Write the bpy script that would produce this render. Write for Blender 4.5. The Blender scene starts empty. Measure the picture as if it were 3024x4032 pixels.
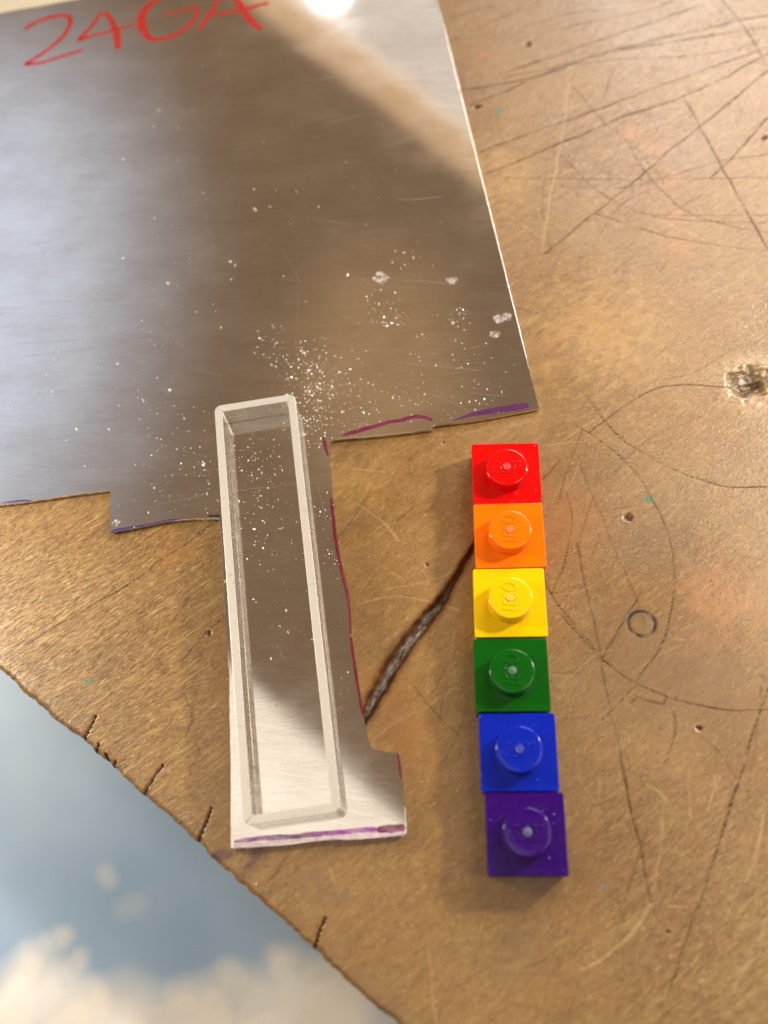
import bpy, bmesh, math, random
import numpy as np
from mathutils import Matrix, Vector

# ------------------------------------------------------------------ camera, light, exposure
# All measures below are millimetres on the real things; MM turns them into metres.
MM = 0.001
scene = bpy.context.scene
col = scene.collection
CAM_H = 99.113
CAM_LENS = 42.5425
CAM_R = [[0.997271,0.007436,-0.073456],[0.022738,0.915624,0.401392],[-0.070242,0.401967,-0.912956]]
SHEET = [(-2.11,146.41),(11.53,56.92),(5.25,55.77),(1.48,55.26),(-1.38,54.99),(-1.57,54.86),(-1.63,54.43),(-6.09,53.94),(-9.9,53.63),(-12.74,53.48),(-13.78,53.37),(-14.25,53.17),(-14.46,52.78),(-14.27,49.69),(-13.76,45.37),(-13.4,42.34),(-12.75,37.68),(-12.1,34.44),(-11.59,31.38),(-11.26,28.39),(-10.55,24.43),(-9.87,20.93),(-9.53,18.84),(-9.28,17.35),(-8.97,16.24),(-8.61,15.79),(-7.13,15.49),(-5.91,15.41),(-5.7,15.17),(-5.51,13.33),(-5.14,9.85),(-5.01,8.07),(-5.01,7.26),(-5.28,7.13),(-7.08,6.93),(-9.91,6.65),(-12.49,6.67),(-15.33,6.37),(-18.2,6.01),(-21.35,5.83),(-23.23,5.78),(-23.52,9.16),(-23.95,14.81),(-24.41,19.24),(-24.84,24.44),(-25.0,25.08),(-25.51,28.58),(-26.29,34.7),(-27.07,41.02),(-27.48,43.04),(-31.47,43.04),(-33.7,42.89),(-36.28,42.39),(-38.33,41.97),(-40.73,41.59),(-41.13,44.39),(-41.5,47.2),(-45.68,46.76),(-49.47,46.21),(-55.22,45.6),(-80.08,42.96),(-93.19,130.63)]
WRITING = [[(-66.73,130.1,0.474),(-66.23,130.78,0.771),(-65.15,131.67,0.773),(-62.86,132.76,0.774),(-60.6,133.03,0.774),(-59.48,132.33,0.832),(-59.2,130.52,0.768),(-59.86,128.26,0.705),(-62.23,125.01,0.699),(-64.31,123.05,0.754),(-65.08,122.3,0.753),(-62.42,122.49,0.637),(-59.31,123.66,0.638),(-56.04,124.83,0.581)],[(-54.21,133.41,0.594),(-55.44,130.19,0.707),(-57.14,127.23,0.702),(-55.97,127.51,0.644),(-53.37,128.33,0.586),(-51.05,129.06,0.528),(-48.16,129.99,0.47)],[(-53.73,133.24,0.772),(-52.18,130.76,1.061),(-51.03,127.72,1.227),(-50.4,124.45,1.099)],[(-41.02,136.86,0.536),(-43.44,136.65,0.656),(-45.28,135.29,0.892),(-46.9,133.49,1.303),(-47.39,131.19,1.531),(-46.87,128.83,1.52),(-45.5,126.5,1.045),(-43.53,126.17,0.753),(-40.97,127.28,0.755),(-39.1,129.41,0.7),(-38.34,131.58,0.704),(-38.76,132.9,0.648),(-41.18,132.34,0.53),(-43.81,131.55,0.412)],[(-33.51,137.92,0.715),(-35.07,134.8,0.768),(-36.26,131.06,0.761),(-37.74,127.63,0.696)],[(-33.51,137.92,0.893),(-32.01,134.09,1.178),(-30.26,130.53,1.224),(-28.95,128.53,1.158),(-27.52,126.88,0.864)],[(-36.85,130.94,0.527),(-34.47,131.11,0.643),(-32.12,131.54,0.702),(-29.2,132.34,0.761),(-26.71,133.01,0.644)]]
INK_LINES = [('magenta',[(-15.2,53.72,0.319),(-15.07,53.11,0.398),(-14.87,52.25,0.397),(-14.54,51.07,0.237)]),('magenta',[(-12.95,53.9,0.199),(-11.81,54.25,0.479),(-9.91,54.77,0.539),(-8.39,55.22,0.44),(-7.06,55.61,0.48),(-5.34,55.86,0.54),(-4.39,56.17,0.48),(-3.44,56.31,0.44),(-2.3,56.04,0.399),(-1.58,55.66,0.279)]),('purple',[(0.82,55.56,0.08),(2.25,56.03,0.319),(3.39,56.36,0.538),(6.24,56.85,0.797),(9.09,57.23,0.876),(10.03,57.3,0.677),(10.35,57.31,0.398)]),('crimson',[(-14.01,45.52,0.126),(-13.91,44.64,0.326),(-13.61,42.28,0.397),(-13.38,40.45,0.395),(-13.05,38.64,0.392),(-12.65,36.85,0.389),(-12.28,35.44,0.411),(-11.79,33.46,0.384),(-11.5,31.64,0.31),(-11.37,30.51,0.308),(-11.21,28.38,0.282)]),('crimson',[(-11.21,28.23,0.265),(-10.99,26.64,0.322),(-10.71,24.91,0.378),(-10.33,22.59,0.317),(-9.92,20.32,0.314),(-9.6,19.13,0.142)]),('violet',[(-22.98,6.43,0.299),(-21.11,6.64,0.462),(-18.95,6.84,0.489),(-16.79,6.93,0.461),(-15.36,7.09,0.515),(-13.21,7.26,0.46),(-11.78,7.4,0.487),(-10.35,7.53,0.46),(-8.92,7.62,0.487),(-8.04,7.65,0.486)]),('maroon',[(-8.14,7.65,0.54),(-7.07,7.7,0.756),(-6.07,7.77,0.783),(-5.08,7.85,0.782)]),('crimson',[(-5.94,15.29,0.167),(-5.8,14.46,0.222),(-5.65,13.46,0.221),(-5.53,12.55,0.11)]),('indigo',[(-40.69,41.62,0.233),(-40.0,41.8,0.466),(-39.07,41.94,0.427),(-37.41,42.26,0.252),(-35.55,42.58,0.175),(-34.45,42.85,0.194),(-33.52,42.99,0.233),(-32.58,43.05,0.155),(-31.56,43.13,0.058)]),('indigo',[(-55.15,45.76,0.119),(-54.1,45.9,0.199),(-52.76,46.03,0.278),(-51.78,46.05,0.199),(-51.09,45.99,0.06)]),('black',[(-28.89,43.38,0.116),(-28.58,43.46,0.272),(-28.2,43.41,0.194),(-27.64,43.43,0.31),(-27.38,43.27,0.194)])]
WASH = [[(-23.02,6.02,0.543),(-20.36,6.17,0.569),(-17.49,6.44,0.609),(-14.63,6.72,0.568),(-11.77,6.93,0.567),(-8.92,7.13,0.809),(-6.07,7.27,0.808),(-5.08,7.41,0.673)]]
SMUDGE = [(7.85,70.63,0.792),(7.09,70.35,0.659),(6.53,68.01,0.72),(-40.13,42.81,0.431),(-8.25,77.73,1.023),(1.25,76.84,0.744)]
CLUSTERS = [(-18.01,64.68,2.954,170),(-15.96,62.69,3.581,150),(-22.91,68.81,1.669,40),(-8.2,72.17,2.008,60),(-7.19,70.51,1.331,40),(-8.59,76.7,2.379,14),(1.78,70.9,1.657,40),(-4.14,81.13,1.72,16),(-17.66,56.41,2.232,170),(-13.54,58.1,4.799,230),(-4.89,59.27,7.03,170),(3.13,61.19,4.802,90),(-16.5,59.69,1.934,90),(-23.78,51.23,2.514,130),(-23.1,45.69,2.771,110),(-21.17,39.36,3.304,70),(-19.53,31.5,3.494,40),(-15.29,44.14,1.828,50),(-13.56,37.6,1.188,26),(-33.59,53.32,5.096,90),(-29.39,49.64,2.508,70),(-28.0,44.46,0.922,16),(-34.47,46.33,3.108,40),(-43.93,57.31,8.126,60),(-20.75,86.86,10.611,40),(-36.61,83.29,12.348,36),(-46.23,102.59,13.174,22),(-8.41,95.29,9.019,16),(-11.98,22.63,1.958,14),(-17.36,17.15,2.197,10),(-25.69,34.69,0.355,16),(-52.86,71.33,6.851,40),(-45.8,71.02,10.224,40)]
SHEET_SCRATCH = [[(-26.45,46.63),(-17.9,47.59)],[(-23.77,46.38),(-18.36,47.43)],[(-16.64,51.12),(-14.29,51.3)],[(-16.17,51.18),(-14.42,50.67)],[(-16.49,47.38),(-14.02,47.65)],[(-22.18,83.61),(-18.88,76.79)],[(-15.49,73.32),(-14.9,70.86)],[(-15.07,65.73),(-1.63,63.64)],[(-9.96,77.61),(1.91,76.18)],[(-24.55,63.02),(-8.09,59.38)],[(-56.67,53.5),(-38.18,56.38)],[(-48.27,52.87),(-39.55,54.05)],[(-43.21,52.0),(-40.03,52.62)],[(-35.91,45.0),(-29.72,46.2)],[(-53.76,98.65),(-48.81,98.82)],[(-30.67,49.68),(-26.87,49.92)],[(-19.47,67.47),(-19.71,79.8)],[(-19.27,26.73),(-18.34,25.55)],[(-15.72,47.53),(-14.28,41.48)],[(-14.29,51.3),(-14.53,49.21)],[(-9.95,54.71),(-8.06,55.72)],[(-13.75,65.87),(4.78,62.63)],[(-13.04,63.72),(-3.27,61.44)],[(-4.88,60.38),(3.0,56.79)],[(-55.72,67.4),(-42.04,68.83)],[(-51.27,61.35),(-38.0,63.54)],[(-66.83,113.31),(-53.55,113.39)],[(-11.89,56.22),(-4.27,53.98)],[(2.76,59.54),(8.1,58.79)]]
EDGE = [(-66.36,35.92),(-51.66,24.91),(-49.8,23.56),(-44.48,19.47),(-40.81,17.08),(-36.95,14.12),(-33.35,11.15),(-29.76,8.59),(-26.74,6.37),(-25.67,5.3),(-23.27,3.4),(-21.74,2.27),(-19.58,0.59),(-16.47,-1.91),(-14.25,-3.45),(-12.81,-4.77),(-9.45,-7.39),(-5.86,-9.95)]
DARK = [(0.35,0.22,[(1.97,122.62),(8.63,126.29),(16.34,130.38)]),(0.5,0.25,[(9.38,115.12),(17.4,118.09),(26.78,121.85),(40.41,127.3)]),(0.45,0.35,[(3.55,112.23),(11.1,113.31),(15.97,114.6),(24.02,117.98),(31.31,119.09),(39.51,120.34),(49.45,121.65)]),(0.4,0.4,[(4.66,109.06),(11.04,112.07),(17.84,115.72),(28.32,119.12),(44.99,123.34),(49.86,124.23)]),(0.5,0.25,[(5.82,99.88),(12.91,102.88),(22.45,106.55),(33.09,111.2),(48.78,117.43)]),(0.55,0.28,[(6.39,95.66),(15.02,99.64),(20.97,102.52),(27.57,105.58),(37.2,109.26),(48.58,116.18)]),(0.3,0.22,[(7.36,95.04),(24.15,93.61),(33.76,93.07),(44.86,92.66)]),(0.95,0.2,[(13.85,81.12),(20.86,87.67),(25.64,91.87),(29.98,96.19),(39.46,104.72),(48.03,112.7)]),(0.65,0.22,[(43.83,127.89),(46.43,121.04),(48.13,113.31)]),(0.7,0.2,[(35.58,107.78),(38.77,95.62),(41.3,86.82),(42.89,80.23)]),(0.65,0.2,[(37.33,93.14),(41.16,96.95),(46.56,103.43)]),(0.5,0.18,[(26.5,100.59),(28.67,94.42),(30.96,90.28),(34.57,86.52),(43.32,82.91)]),(0.4,0.2,[(26.42,105.66),(26.32,100.22)]),(0.35,0.2,[(17.23,98.54),(22.51,90.79),(29.71,86.45),(43.58,84.61)]),(0.4,0.2,[(20.86,87.67),(31.18,82.9),(42.84,79.9)]),(0.35,0.25,[(11.52,121.82),(20.91,124.55),(30.26,126.41),(36.61,128.54)]),(0.35,0.2,[(23.98,91.79),(30.47,93.21),(38.22,95.65),(45.49,96.66)]),(0.3,0.3,[(2.4,127.96),(8.78,130.14)]),(0.3,0.2,[(19.91,111.39),(23.7,104.28),(27.51,99.37),(30.94,92.45)]),(0.35,0.2,[(24.12,109.04),(25.36,113.03),(26.14,115.06)]),(0.35,0.2,[(20.36,81.79),(23.61,87.86),(26.61,90.54)]),(0.3,0.2,[(28.94,86.85),(36.98,86.55),(43.8,85.98)]),(0.35,0.2,[(9.05,114.31),(17.25,115.77),(26.3,116.73),(38.14,116.61),(48.98,118.68)]),(0.3,0.2,[(13.22,124.77),(21.11,127.22),(27.31,127.57)]),(0.7,0.13,[(17.59,53.66),(19.4,55.28),(21.42,56.91),(23.88,58.41),(26.11,59.69),(28.25,60.03),(30.33,59.98),(34.85,59.48)]),(0.75,0.14,[(17.4,59.02),(19.77,54.78),(21.99,52.09),(25.01,49.78),(28.56,47.5),(32.36,46.15),(37.43,45.79)]),(0.75,0.14,[(16.01,54.67),(17.97,53.17),(20.61,50.49),(22.58,47.9),(23.72,45.38),(24.67,43.13),(25.3,40.07),(25.55,36.47),(25.28,33.37),(24.29,29.77),(22.79,26.46),(20.45,23.62)]),(0.7,0.13,[(14.22,45.86),(14.47,42.51),(13.9,38.82),(13.02,36.09),(11.64,33.0)]),(0.75,0.15,[(10.87,34.66),(12.83,30.74),(15.91,26.54)]),(0.7,0.15,[(14.82,39.23),(15.4,34.17),(15.86,30.49),(16.25,26.15)]),(0.4,0.1,[(15.8,49.24),(17.57,43.76),(18.77,39.36),(20.26,34.7),(21.62,29.41)]),(0.5,0.15,[(17.67,40.25),(16.47,37.7)]),(0.5,0.16,[(21.41,32.83),(16.81,26.15)]),(0.6,0.2,[(13.7,50.0),(11.4,47.76)]),(0.4,0.12,[(16.63,54.65),(15.31,50.89),(12.78,44.1)]),(0.3,0.2,[(26.22,60.68),(31.43,61.98),(36.73,65.33)]),(0.85,0.17,[(12.17,30.86),(13.7,28.93),(15.2,26.9),(16.32,25.6)]),(0.8,0.16,[(15.85,30.51),(16.14,28.18),(16.32,25.6),(16.51,23.08),(16.9,19.94),(17.33,17.4),(17.61,13.5),(18.08,10.48),(18.43,7.65),(18.6,6.9)]),(0.85,0.17,[(16.57,25.32),(18.48,23.9),(19.98,22.77),(22.26,21.59),(23.91,20.9),(26.09,20.34),(28.66,19.92),(33.32,19.75)]),(0.6,0.16,[(19.5,30.16),(18.02,27.72),(16.45,25.46)]),(0.6,0.16,[(24.29,29.8),(23.51,27.79),(22.18,25.68),(20.34,23.6),(19.69,22.5),(17.18,20.07),(15.86,18.74)]),(0.85,0.18,[(33.67,21.96),(32.54,19.69),(31.21,16.93),(30.2,14.49),(29.07,11.96),(27.64,9.0),(26.72,6.92)]),(0.4,0.3,[(23.48,19.49),(23.33,17.11),(22.94,16.06),(22.4,14.77),(21.94,14.13)]),(0.45,0.15,[(26.3,16.96),(27.97,15.01),(29.16,12.59)]),(0.45,0.25,[(19.23,20.6),(19.84,21.41),(20.6,20.99),(22.53,20.44),(23.02,21.24)]),(0.85,0.17,[(17.51,14.43),(17.98,10.76),(18.72,5.1),(19.11,0.98)]),(0.75,0.18,[(30.23,14.39),(27.34,8.39),(23.99,1.2),(22.24,-1.89),(20.12,-6.81)]),(0.4,0.12,[(-4.83,23.4),(-2.93,20.98),(-1.07,18.72),(0.77,17.2)]),(0.45,0.14,[(-1.42,18.84),(-1.01,21.8)]),(0.35,0.1,[(-6.79,29.41),(-6.29,27.25)]),(0.4,0.14,[(-4.89,50.5),(-3.72,51.77)]),(0.5,0.16,[(-6.04,42.44),(-4.11,43.99)]),(0.3,0.2,[(-10.19,33.49),(-8.68,35.55),(-7.36,36.93)]),(0.9,0.16,[(-27.96,43.08),(-31.42,40.29),(-33.75,38.39),(-36.83,36.01),(-39.12,34.33),(-41.41,32.84),(-44.16,31.2),(-47.02,29.41),(-49.25,27.96)]),(0.5,0.12,[(-38.21,37.78),(-39.27,35.54),(-40.67,33.51)]),(0.5,0.14,[(-42.94,34.23),(-44.95,32.05),(-46.71,30.57)]),(0.45,0.12,[(-30.26,33.33),(-31.82,31.01),(-32.9,28.89)]),(0.5,0.12,[(-25.83,31.09),(-27.93,29.15),(-30.65,25.79)]),(0.5,0.16,[(-37.29,31.6),(-38.93,30.29),(-40.81,28.5)]),(0.4,0.14,[(-39.55,26.38),(-41.52,24.32)]),(0.35,0.14,[(-41.49,43.41),(-44.19,40.57)])]
WIGGLE = [(0.7,0.12,[(-29.9,21.91),(-28.88,20.37),(-28.59,19.02),(-29.28,17.36)]),(0.8,0.14,[(-27.12,18.01),(-27.84,16.52),(-27.4,15.38),(-28.46,14.09),(-28.2,13.13)]),(0.5,0.12,[(-36.37,26.17),(-35.01,25.27),(-34.89,24.21)]),(0.5,0.12,[(-39.01,23.2),(-38.37,22.33),(-38.78,21.47)]),(0.5,0.12,[(-28.84,12.81),(-28.19,11.22),(-27.33,10.91)]),(0.45,0.12,[(-33.49,25.96),(-32.63,24.54),(-30.68,24.52)]),(0.4,0.1,[(-28.36,26.08),(-28.64,25.2)]),(0.5,0.1,[(-35.38,30.74),(-35.59,29.75),(-34.41,27.93)]),(0.5,0.1,[(-33.41,26.15),(-32.82,25.18),(-31.51,24.85)])]
PALE = [(0.7,0.16,[(19.93,115.55),(17.4,100.83),(15.35,91.59),(13.47,81.48)]),(0.7,0.25,[(19.05,0.8),(17.22,-1.76),(15.12,-3.38),(13.67,-4.37),(11.79,-5.0)]),(0.5,0.2,[(20.93,8.78),(20.56,5.48),(19.37,1.9)]),(0.55,0.2,[(19.87,12.17),(21.41,11.16),(21.75,10.56)]),(0.5,0.22,[(31.26,9.18),(29.81,4.95),(28.52,2.88)]),(0.45,0.22,[(27.37,12.97),(25.99,10.36)]),(0.3,0.5,[(30.15,-0.21),(28.09,-3.78),(26.22,-6.22)]),(0.5,0.25,[(20.78,0.53),(22.53,0.46)]),(0.45,0.18,[(15.18,12.99),(14.87,10.56)]),(0.5,0.14,[(-10.56,32.19),(-8.31,32.81),(-5.8,33.03),(-3.3,32.66),(-1.81,32.31),(1.14,31.22)]),(0.45,0.16,[(-9.07,43.35),(-7.36,41.89),(-5.8,39.91)]),(0.35,0.12,[(-0.36,24.46),(0.6,29.18)]),(0.35,0.12,[(-0.4,22.33),(0.91,22.44)]),(0.4,0.14,[(11.59,22.58),(13.33,23.95),(15.37,25.62),(17.63,26.44)]),(0.4,0.14,[(15.7,18.47),(18.19,20.88),(19.93,22.23)]),(0.45,0.16,[(23.85,28.36),(24.31,27.64),(25.64,27.4)]),(0.45,0.2,[(21.08,8.87),(20.99,6.91)]),(0.45,0.2,[(20.4,11.85),(21.25,11.47),(21.76,10.35)]),(0.4,0.18,[(24.44,13.49),(23.87,9.0)]),(0.4,0.2,[(26.94,13.1),(26.59,11.47),(25.71,9.61)]),(0.4,0.14,[(-13.31,46.24),(-11.32,45.05),(-9.23,43.62),(-7.62,42.1),(-5.81,39.88)]),(0.5,0.15,[(-2.82,-3.52),(-2.61,-7.06),(-2.17,-9.89)]),(0.35,0.12,[(14.49,48.13),(14.12,45.86),(15.8,49.24)]),(0.4,0.12,[(11.86,51.94),(16.26,52.51)]),(0.35,0.12,[(19.41,70.29),(17.5,65.62)]),(0.6,0.3,[(-42.78,35.43),(-43.66,34.59),(-44.35,33.57)])]
SPOTS = [(13.86,121.06,0.619,'hole'),(5.59,108.69,0.562,'hole'),(43.12,125.04,0.617,'smudge'),(41.65,125.56,0.309,'smudge'),(45.62,99.83,0.499,'hole'),(8.75,107.75,0.484,'green'),(6.82,118.98,0.694,'red'),(18.18,118.32,0.536,'red'),(23.66,44.49,0.448,'green'),(21.03,42.34,0.593,'hole'),(-41.16,23.39,0.431,'green'),(-2.57,36.93,0.295,'hole'),(-0.32,52.92,0.188,'hole'),(20.43,-1.72,0.346,'hole'),(14.55,2.41,0.177,'blue'),(6.41,-2.03,0.399,'smudge'),(10.68,-1.63,0.399,'smudge'),(1.9,3.83,0.334,'smudge'),(-27.67,29.05,0.437,'hole'),(-43.59,34.8,0.211,'red'),(-8.32,45.63,0.122,'hole'),(-10.56,40.62,0.271,'smudge'),(25.95,17.9,0.322,'hole'),(-21.0,56.81,0.032,'hole'),(-43.96,43.73,0.28,'smudge'),(-7.2,38.46,0.179,'smudge'),(-34.42,27.95,0.291,'smudge'),(0.8,15.27,0.216,'smudge'),(1.09,9.47,0.211,'smudge'),(44.02,92.45,0.279,'smudge'),(37.14,58.02,0.311,'blue'),(0.64,22.91,0.195,'smudge')]
STAINS = [(-15.45,3.15,1.559,'grey'),(-13.59,2.2,1.55,'grey'),(-12.0,1.26,1.285,'grey'),(-20.57,5.07,1.052,'brown'),(-21.16,3.85,0.942,'brown'),(-21.89,2.99,0.783,'brown'),(-24.33,5.31,0.95,'brown'),(-25.11,4.93,0.659,'brown'),(-9.54,-6.27,1.24,'grey'),(-7.54,-7.78,1.722,'grey'),(-6.06,-9.05,1.71,'grey'),(-11.85,-4.06,1.255,'grey'),(-41.04,21.72,1.143,'grey'),(-45.09,21.32,1.43,'grey'),(-41.57,19.31,1.132,'grey'),(14.7,41.98,5.356,'warm'),(6.1,-3.65,2.975,'grey'),(27.14,102.07,2.176,'pink'),(30.31,99.16,2.153,'pink'),(31.8,93.23,1.935,'pink'),(31.69,86.5,1.721,'pink'),(31.32,81.77,2.034,'pink'),(24.43,40.15,5.871,'grey'),(20.02,25.24,6.942,'grey'),(27.78,22.37,6.823,'grey'),(-32.28,38.82,2.426,'warm'),(3.89,85.9,5.585,'yellow'),(9.5,94.64,5.725,'yellow'),(-11.13,47.64,3.708,'yellow'),(-5.01,17.17,3.829,'warm'),(-7.81,22.71,3.644,'warm'),(30.51,32.35,5.105,'pink'),(19.62,68.48,9.792,'yellow')]
RING = (21.2,29.43,1.467,'ring')
KNOT = (37.61,60.18,2.195,'knot')
GROOVE = [(4.17,41.26,0.217),(2.87,39.03,0.332),(2.2,37.82,0.478),(1.61,36.88,0.55),(1.01,35.69,0.657),(0.23,34.5,0.836),(-0.55,33.07,1.086),(-1.7,31.52,1.296),(-2.83,30.12,1.505),(-3.95,28.74,1.64),(-5.06,27.24,1.738),(-6.04,25.75,1.729),(-7.01,24.28,1.615),(-7.84,22.58,1.5),(-8.67,21.14,1.389),(-9.25,19.84,1.244),(-10.53,18.28,1.2),(-12.13,15.86,0.793)]
CUTS = [[(-39.75,19.6,0.068),(-40.2,18.42,0.238),(-40.72,17.17,0.203)],[(-38.99,16.58,0.067),(-39.2,15.84,0.202)],[(-38.1,15.5,0.084),(-37.77,14.8,0.134)],[(-36.88,14.68,0.083),(-37.06,14.11,0.2)],[(-31.52,14.26,0.066),(-32.39,12.97,0.231),(-33.44,11.07,0.263)],[(-25.77,9.82,0.097),(-26.26,8.28,0.226),(-26.93,6.6,0.192)],[(-13.25,-0.77,0.076),(-13.82,-2.03,0.254),(-14.25,-3.52,0.202)]]
PUFFS = [(-39.9,3.45,1.202,0.33),(-37.31,0.16,1.317,0.2),(-44.8,-3.95,1.563,0.5),(-46.98,-5.38,1.557,0.5),(-49.09,-8.63,2.822,0.9),(-50.01,-10.89,3.816,1),(-45.71,-9.94,3.31,0.9),(-41.23,-6.47,1.544,0.5),(-43.3,-8.55,2.3,0.7),(-39.08,-10.74,2.526,0.9),(-35.13,-11.34,1.508,0.5),(-33.23,-9.99,1.514,0.5),(-32.08,-11.08,1.757,0.8),(-29.34,-10.38,3.015,0.9),(-26.0,-10.55,2.505,0.9),(-23.91,-7.86,2.276,0.7),(-24.27,-6.51,1.272,0.6),(-21.81,-8.72,3.019,0.8),(-19.43,-5.54,2.035,0.85),(-17.62,-5.98,2.283,0.7),(-18.76,-8.69,3.767,0.9),(-15.01,-7.52,3.02,0.8),(-13.65,-10.38,4.97,1),(-21.12,-11.58,3.978,1),(-27.3,-13.19,4.961,1),(-42.56,-13.43,5.01,1),(-14.74,-15.11,7.316,1),(-34.64,-15.45,6.176,1)]
CHIPS = [(19.25,56.01),(18.58,60.47),(28.39,56.8),(15.89,49.67),(23.58,60.79),(1.51,16.6),(-13.13,2.61),(-10.23,2.93),(25.49,25.46),(32.16,13.11),(-34.63,32.21),(-43.9,39.55),(-36.73,41.11),(-9.11,35.99),(24.18,-0.79),(26.83,0.82),(-45.36,28.69),(-44.87,31.44),(-12.6,5.84),(-20.45,2.4),(19.04,11.86),(27.35,17.26),(20.31,28.1),(29.18,41.31),(26.79,5.72),(14.4,10.6)]
PLATE_CHIPS = [(3.56,8.37,3.2),(8.56,9.06,4.9),(9.88,8.93,3.2),(9.76,8.02,3.2),(9.13,4.85,3.2),(10.41,3.82,3.2),(8.42,12.24,3.2),(2.86,12.67,3.2),(2.83,18.56,3.2),(10.4,50.29,3.2),(10.18,44.61,3.2),(7.35,43.11,3.2),(4.81,34.33,3.2),(6.37,12.75,4.6)]
cam_data = bpy.data.cameras.new("camera")
cam_data.sensor_fit = 'HORIZONTAL'
cam_data.sensor_width = 36.0
cam_data.lens = CAM_LENS
cam_data.clip_start = 0.002
cam_data.clip_end = 20.0
cam_data.dof.use_dof = True
cam_data.dof.focus_distance = 0.1065
cam_data.dof.aperture_fstop = 21.0
cam = bpy.data.objects.new("camera", cam_data)
r_, u_, f_ = [Vector(v) for v in CAM_R]
cam.matrix_world = Matrix(((r_[0], u_[0], -f_[0], 0), (r_[1], u_[1], -f_[1], 0), (r_[2], u_[2], -f_[2], CAM_H * MM), (0, 0, 0, 1)))
col.objects.link(cam)
scene.camera = cam

world = bpy.data.worlds.new("World")
scene.world = world
world.use_nodes = True
bg = world.node_tree.nodes["Background"]
bg.inputs[0].default_value = (0.245, 0.160, 0.096, 1)
bg.inputs[1].default_value = 1.0

def lamp(name, loc, aim, size, radiance, colour, shape='RECTANGLE', spin=0.0):
    """area lamp at loc (mm) facing aim (mm); radiance is what a mirror shows of it"""
    d = bpy.data.lights.new(name, 'AREA')
    d.shape = shape
    d.size = size[0] * MM
    d.size_y = size[1] * MM
    a = size[0] * size[1] * 1e-6 * (math.pi / 4 if shape in ('DISK', 'ELLIPSE') else 1)
    d.energy = radiance * a * math.pi
    d.color = colour
    o = bpy.data.objects.new(name, d)
    o.location = Vector(loc) * MM
    q = (Vector(aim) - Vector(loc)).to_track_quat('-Z', 'Y')
    o.rotation_euler = (q.to_matrix() @ Matrix.Rotation(spin, 3, 'Z')).to_euler()
    col.objects.link(o)
    return o

# desk lamp up on the right: throws the plates' shadows to the lower left
lamp("desk_lamp", (127, 95, 95), (8, 22, 0), (17, 17), 430.0, (1.0, 0.89, 0.75), 'DISK')
# second, softer lamp on the left of the bench
lamp("left_lamp", (-105, 45, 44), (-45, 32, 0), (22, 22), 78.0, (1.0, 0.87, 0.66), 'DISK')
# bright ceiling panel above and behind the bench, mirrored in the tab of the sheet
lamp("ceiling_panel", (-203, -94, 600), (-203, -94, 0), (370, 450), 1.0, (1.0, 0.93, 0.80), 'RECTANGLE', math.atan2(-102, 121))
# pale wall panel and its warm edge mirrored in the far corner of the sheet
A_C = math.atan2(-220, 195)
lamp("wall_panel", (83, 921, 605), (83, 921, 0), (700, 330), 0.60, (1.0, 0.95, 0.89), 'RECTANGLE', A_C)
lamp("warm_panel", (-56, 799, 600), (-56, 799, 0), (700, 46), 0.55, (1.0, 0.66, 0.38), 'RECTANGLE', A_C)
lamp("bulb", (-119, 938, 580), (-20, 60, 0), (44, 44), 6.0, (0.96, 0.98, 1.0), 'DISK')
# unseen fill panel, added to brighten the upper-right wood and give it sheen
lamp("right_far_fill", (355, 810, 540), (60, 120, 0), (440, 300), 12.0, (1.0, 0.95, 0.90), 'RECTANGLE', .3)
lamp("right_near_fill", (320, -10, 620), (30, 10, 0), (260, 260), 3.0, (1.0, 0.92, 0.80), 'RECTANGLE', .1)  # second added panel, out of view, for sheen on the lower-right wood
# dim bluish window far off on the left: a soft glow, brighter towards its middle
def soft_lamp(name, loc, size, peak, colour, spin=0.0):
    """a diffused window or glow: brightest in its middle, fading to nothing at its rim"""
    o = lamp(name, loc, (loc[0], loc[1], 0), size, 1.0, colour, 'RECTANGLE', spin)
    o.data.use_nodes = True
    nt = o.data.node_tree
    ge = nt.nodes.new("ShaderNodeNewGeometry"); sp = nt.nodes.new("ShaderNodeSeparateXYZ"); cb = nt.nodes.new("ShaderNodeCombineXYZ")
    ds = nt.nodes.new("ShaderNodeVectorMath"); ds.operation = 'DISTANCE'; ds.inputs[1].default_value = (.5, .5, 0)
    mr = nt.nodes.new("ShaderNodeMapRange"); mr.interpolation_type = 'SMOOTHERSTEP'
    for i, v in zip((1, 2, 3, 4), (.08, .5, peak, 0.0)): mr.inputs[i].default_value = v
    nt.links.new(ge.outputs['Parametric'], sp.inputs[0])
    nt.links.new(sp.outputs[0], cb.inputs[0]); nt.links.new(sp.outputs[1], cb.inputs[1])
    nt.links.new(cb.outputs[0], ds.inputs[0]); nt.links.new(ds.outputs['Value'], mr.inputs[0])
    nt.links.new(mr.outputs[0], nt.nodes["Emission"].inputs['Strength'])
    return o
soft_lamp("window_light", (-535, 540, 620), (740, 1250), 0.84, (0.60, 0.77, 1.0))
soft_lamp("warm_glow", (-60, 450, 600), (260, 420), 0.17, (1.0, 0.58, 0.22))

scene.view_settings.view_transform = 'Standard'
scene.view_settings.look = 'None'
scene.view_settings.exposure = 0.0
scene.view_settings.gamma = 1.0
scene.view_settings.use_curve_mapping = False
scene.cycles.use_denoising = True
scene.cycles.max_bounces = 8
scene.cycles.sample_clamp_indirect = 4.0

# ------------------------------------------------------------------ helpers
rng = np.random.default_rng(7)
random.seed(7)

def link(o, parent=None):
    col.objects.link(o)
    if parent is not None:
        o.parent = parent
    return o

def tag(o, label=None, category=None, group=None, kind=None):
    if label: o["label"] = label
    if category: o["category"] = category
    if group: o["group"] = group
    if kind: o["kind"] = kind
    return o

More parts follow.
